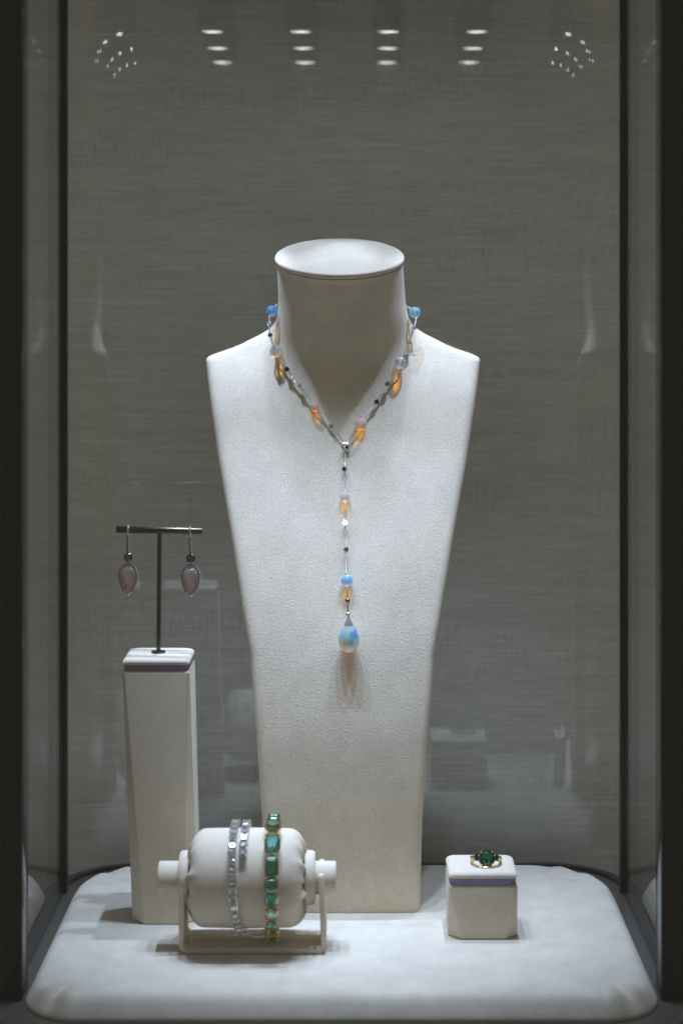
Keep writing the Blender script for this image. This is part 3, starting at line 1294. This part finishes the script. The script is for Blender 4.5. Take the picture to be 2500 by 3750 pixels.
# base strip with bent ends
prof = []
for i in range(7):
    a = R(180 + 90 * i / 6)
    prof.append((bx0 + .006 + .006 * math.cos(a), .006 + .006 * math.sin(a)))
for i in range(7):
    a = R(270 + 90 * i / 6)
    prof.append((bx1 - .006 + .006 * math.cos(a), .006 + .006 * math.sin(a)))
inner = []
for i in range(7):
    a = R(360 - 90 * i / 6)
    inner.append((bx1 - .006 + (.006 - TH) * math.cos(a), .006 + (.006 - TH) * math.sin(a)))
for i in range(7):
    a = R(270 - 90 * i / 6)
    inner.append((bx0 + .006 + (.006 - TH) * math.cos(a), .006 + (.006 - TH) * math.sin(a)))
pr = prof + inner
n_ = len(pr)
mb = MB()
fs = []
vs = [Vector((x, fy0, z + .0003)) for x, z in pr] + [Vector((x, fy1, z + .0003)) for x, z in pr]
m_ = 14
for k in range(13):
    a, b, c, d = k, k + 1, n_ - 2 - k, n_ - 1 - k
    fs.append((a, b, c, d))
    fs.append((d + n_, c + n_, b + n_, a + n_))
for k in range(n_):
    l = (k + 1) % n_
    fs.append((k, k + n_, l + n_, l))
mb.add(vs, fs)
mb.build("foot_strip", SUEDE, stand2, True, .0006, 40)
# the roll
MX = frame((rx, SY, rz), (1, 0, 0), (0, -1, 0))
hw = .0384
PR = random.Random(3)
ph = [PR.uniform(0, 6.28) for _ in range(6)]
profile = []
for i in range(13):
    a = R(90 * i / 12)
    profile.append((.0170 + (rr - .0170) * math.sin(a) ** .8 if i else .0170, -hw + .0105 * (1 - math.cos(a))))
prof2 = [(.012, -hw + .0012)] + profile
mid = [(rr + .0004 * math.sin(math.pi * i / 16), -hw + .0105 + (2 * hw - .021) * i / 16) for i in range(1, 16)]
full = prof2 + mid + [(r, -h) for r, h in reversed(prof2)]
NS = 96
rings = []
for r, h in full:
    e = max(0, min(1, (abs(h) - (hw - .013)) / .013))
    ring = []
    for k in range(NS):
        q = 2 * math.pi * k / NS
        pl = sum(math.sin(fq * q + ph[j] + (1.7 if h > 0 else 0)) * am for j, (fq, am) in enumerate(((5, .5), (9, .6), (14, .45), (21, .3))))
        spike = max(0, math.sin(7 * q + ph[4] + (2 if h > 0 else 0))) ** 8
        ring.append(MX @ Vector(((r * (1 + .012 * pl * e * e)) * math.cos(q), (r * (1 + .012 * pl * e * e)) * math.sin(q), h + math.copysign(1, h) * (.0006 * pl + .0022 * spike) * e * e)))
    rings.append(ring)
mb = MB()
mb.rings(rings)
mb.build("roll", SUEDE, stand2, True, 0, 70)
for s in (-1, 1):
    Mx = frame((rx + s * .0392, SY, rz), (s, 0, 0), (0, 0, 1))
    mb = MB()
    mb.lathe([(.0, 0), (.0168, 0), (.0178, .001), (.0180, .003), (.0178, .0055), (.0168, .0068), (.0, .0068)], Mx, 48)
    mb.build("flange", SUEDE, stand2)
    mb = MB()
    ln = .0213
    mb.lathe([(.0, .0064), (ax_r, .0064), (ax_r, ln - .0008), (ax_r - .0008, ln), (.0, ln)], Mx, 40)
    mb.build("axle", SUEDE, stand2, True, 0, 40)

# ------------------------------------------------------------------ emerald bracelet
EA, EB, EZ = .0360, .0378, .0468
ex = pxX(994, 1.27)
emb = thing("emerald_bracelet", (ex, SY, .004), "green emerald bracelet in yellow gold round the bracelet roll", "bracelet")


def eb_point(phi, out_=0.0):
    """phi: 0 top, 90 toward the viewer, 180 underneath"""
    a = R(phi)
    nrm = Vector((0, -math.sin(a) / EA, math.cos(a) / EB)).normalized()
    return Vector((ex, SY - EA * math.sin(a), EZ + EB * math.cos(a))) + nrm * out_, nrm


def proj_y(p):
    return VY + F * (H - p.z) / p.y


def phi_for(py):
    best = min(range(-300, 2000), key=lambda q: abs(proj_y(eb_point(q / 10, .002)[0]) - py) if q / 10 < 175 else 1e9)
    return best / 10


specs = [(3023, 10.6, 10.0, 2), (3092, 10.6, 12.6, 3), (3178, 8.6, 12.6, 1), (3246, 9.3, 9.0, 0), (3297, 8.8, 8.2, 0), (3349, 7.8, 7.2, 2), (3396, 7.6, 7.6, 2), (3442, 7.4, 7.0, 0)]
places = [(phi_for(py), w, l, m_) for py, w, l, m_ in specs]
phi = places[0][0]
for k in range(9):
    phi -= 14.6 - k * .18
    places.append((phi, 8.6 - k * .12, 8.0 - k * .08, k % 4))
phi_end = 360 + places[-1][0] - 24
phi = places[7][0]
while phi < phi_end:
    phi += 12.6
    places.append((phi, 7.2, 6.8, (int(phi)) % 4))
for k, (phi, w, l, mi) in enumerate(places):
    p, nrm = eb_point(phi, .0022)
    M = frame(p, nrm, (1, 0, 0))
    w2, l2 = w / 2000 * .98, l / 2000 * 1.02
    style = k % 3
    if k in (1, 4):
        ol = [(w2 * math.copysign(abs(math.cos(a)) ** .62, math.cos(a)), l2 * math.copysign(abs(math.sin(a)) ** .62, math.sin(a))) for a in [2 * math.pi * (i + .5) / 16 for i in range(16)]]
        me = gem_mesh("emerald", ol, .60, .42, .62)
    else:
        me = gem_mesh("emerald", oct_outline(w2, l2, min(w2, l2) * (.45 if k != 2 else .25)), .62, .40, .60, keel=l2 * .35)
    mesh_obj("emerald", me, EMERALD[mi], emb, M)
    mb = MB()
    fr = [M @ Vector((x * 1.0, y * 1.02, -.0009)) for x, y in oct_outline(w2 * .98, l2, l2 * .4)]
    mb.tube(fr, .00055, 6, closed=True)
    fr = [M @ Vector((x * .72, y * .8, -.0026)) for x, y in oct_outline(w2, l2, l2 * .4)]
    mb.tube(fr, .0007, 6, closed=True)
    for sx in (-1, 1):
        for sy in (-1, 1):
            q0 = M @ Vector((sx * w2 * .70, sy * l2 * .78, -.0026))
            q1 = M @ Vector((sx * w2 * .90, sy * l2 * .92, .0004))
            q2 = M @ Vector((sx * w2 * .82, sy * l2 * .84, .0013))
            mb.tube([q0, q1, q2], .00042, 6)
            mb.ball(q2, .00062, 7, 5)
    for sy in (-1, 1):
        mb.tube([M @ Vector((-w2 * .3, sy * (l2 + .0004), -.0022)), M @ Vector((w2 * .3, sy * (l2 + .0004), -.0022))], .0007, 6)
    mb.build("setting", GOLD, emb)
# clasp tongue at the foot of the bracelet
p, nrm = eb_point(172, .0)
mb = MB()
mb.box((ex - .0062, p.y - .002, p.z - .0005), (ex - .0045, p.y + .004, p.z + .0075))
mb.build("clasp", GOLD, emb, True, .0005)

# ------------------------------------------------------------------ diamond bracelet
br = rr + .0021
dx0 = lambda px: pxX(px, 1.275)
TAB = [(-378, 852), (-360, 850), (-330, 848), (-300, 849), (-270, 854), (-240, 864), (-215, 876), (-180, 884), (-120, 888), (-60, 892), (0, 891), (30, 889), (52, 887)]


def db_point(phi, out_=0.):
    a = R(phi)
    nrm = Vector((0, -math.sin(a), math.cos(a)))
    c = Vector((dx0(catmull(TAB, phi)), SY, rz))
    return c + nrm * (br + out_), nrm


dia = thing("diamond_bracelet", (rx - .01, SY, rz - br), "white diamond bypass bangle with open ends round the bracelet roll", "bracelet")
mb = MB()
sec = []
for i in range(216):
    ph_ = -376 + (51 + 376) * i / 215
    p, nr = db_point(ph_, -.0002)
    p2, _ = db_point(ph_ + .5, -.0002)
    t = (p2 - p).normalized()
    s = nr.cross(t).normalized()
    hw2, ht = .0024, .0009
    sec.append([p + s * hw2 - nr * ht, p + s * hw2 + nr * ht, p - s * hw2 + nr * ht, p - s * hw2 - nr * ht])
mb.rings(sec)
mb.build("bangle", SILVER, dia, True, 0, 40)
dme = []
for c_, w_, l_ in ((.30, .0027, .0025), (.55, .0027, .0026), (.18, .0026, .0027)):
    me = gem_mesh("diamond", oct_outline(w_, l_, l_ * c_), .58, .42, .60, keel=l_ * .3)
    me.materials.append(DIAMOND)
    dme.append(me)
pm = None
k = 0
phi = 48.
while phi > -377:
    if not (-205 < phi < -118):
        p, nr = db_point(phi, .0024)
        p2, _ = db_point(phi + .5, .0024)
        t = (p2 - p).normalized()
        M = frame(p, nr, nr.cross(t))
        jit = Matrix.Rotation(PR.uniform(-.12, .12), 4, 'X') @ Matrix.Rotation(PR.uniform(-.12, .12), 4, 'Y')
        mesh_obj("diamond", dme[k % 3], DIAMOND, dia, M @ jit)
        if pm is None:
            mb = MB()
            for sx in (-1, 1):
                for sy in (-1, 1):
                    q = Vector((sx * .0024, sy * .0026, .0))
                    mb.tube([q + Vector((0, 0, -.0024)), q, q + Vector((-sx * .0003, -sy * .0004, .0009))], .00034, 6)
                    mb.ball(q + Vector((-sx * .0003, -sy * .0004, .0009)), .0005, 7, 5)
            mb.tube([(-.0024, -.0026, -.001), (-.0024, .0026, -.001)], .0003, 5)
            mb.tube([(.0024, -.0026, -.001), (.0024, .0026, -.001)], .0003, 5)
            o = mb.build("prong_setting", SILVER, None)
            pm = o.data
            bpy.data.objects.remove(o)
        mesh_obj("prong_setting", pm, SILVER, dia, M)
    phi -= 9.2
    k += 1
mb = MB()
zc = rz - rr - .0022
mb.tube([Vector((pxX(838, 1.29), 1.288, zc + .0004)), Vector((pxX(880, 1.29), 1.287, zc + .0010)), Vector((pxX(905, 1.29), 1.287, zc + .0012))], .0009, 8)
mb.tube([Vector((pxX(896, 1.29), 1.2865, zc + .0014)), Vector((pxX(914, 1.29), 1.2865, zc + .0014))], .0016, 10)
mb.tube([Vector((pxX(912, 1.29), 1.287, zc + .0013)), Vector((pxX(945, 1.29), 1.289, zc + .0017)), Vector((pxX(972, 1.29), 1.293, zc + .0026))], .0005, 6)
mb.tube([Vector((pxX(912, 1.29), 1.287, zc + .0008)), Vector((pxX(940, 1.29), 1.286, zc - .0002)), Vector((pxX(974, 1.29), 1.289, zc - .0006))], .0006, 6)
mb.build("hinge_pin", SILVER, dia)

# ------------------------------------------------------------------ green ring
rc = P(1780, 3146, RY + .017)
top_z = .0463
ring = thing("ring", (rc.x, RY + .022, top_z), "gold ring with dark green round stone on the small suede block", "ring")
sc3 = 1.0
cy0 = RY + .0125
cst = Vector((rc.x, cy0, top_z + .0058))
face = Vector((0, -.93, .36))
me = gem_mesh("centre_stone", round_outline(.0057, 16, .0060), .6, .34, .62)
mesh_obj("centre_stone", me, TSAVORITE, ring, frame(cst, face, (1, 0, 0)))
me = gem_mesh("side_stone", round_outline(.0021, 12, .0024), .6, .34, .62)
for s in (-1, 1):
    mesh_obj("side_stone", me, TSAVORITE, ring, frame(cst + Vector((s * .0068, .0012, .0004)), (s * .35, -.9, .3), (1, 0, 0)))
mb = MB()
Mg = frame(cst, face, (1, 0, 0))
for sx in (-1, 1):
    for sy in (-1, 1):
        q = Vector((sx * .0037, sy * .0046, 0))
        mb.tube([Mg @ Vector((sx * .002, sy * .002, -.0038)), Mg @ (q * 1.02), Mg @ (q * .93 + Vector((0, 0, .0012)))], .0005, 7)
        mb.ball(Mg @ (q * .95 + Vector((0, 0, .0012))), .0008, 9, 6)
    c2 = cst + Vector((sx * .0068, .0012, .0004))
    for sy in (-1, 1):
        mb.tube([c2 + Vector((-sx * .001, .003, sy * .001)), c2 + Vector((-sx * .0018, -.0002, sy * .0021)), c2 + Vector((-sx * .0016, -.0011, sy * .0018))], .0004, 6)
        mb.ball(c2 + Vector((-sx * .0016, -.0011, sy * .0019)), .00068, 8, 6)
mb.build("claws", GOLD, ring)
# shank lying back on the pad, and the gallery wire under the stones
mb = MB()
pts = []
for i in range(41):
    a = R(-62 + 304 * i / 40)
    t = (math.sin(a) + .9) / 1.9
    pts.append(Vector((cst.x + .0101 * math.cos(a), cy0 + .0106 + .0101 * math.sin(a), top_z + .0059 - .0046 * max(0, t))))
mb.tube(pts, .0010, 10)
mb.build("shank", GOLD, ring)
mb = MB()
pts = []
for i in range(25):
    a = R(180 + 180 * i / 24)
    pts.append(Vector((cst.x + .0104 * math.cos(a), cy0 + .0075 + .0105 * math.sin(a), top_z + .0006 + .0038 * abs(math.cos(a)) ** 10)))
mb.tube(pts, .0005, 8)
mb.build("gallery_wire", GOLD, ring)
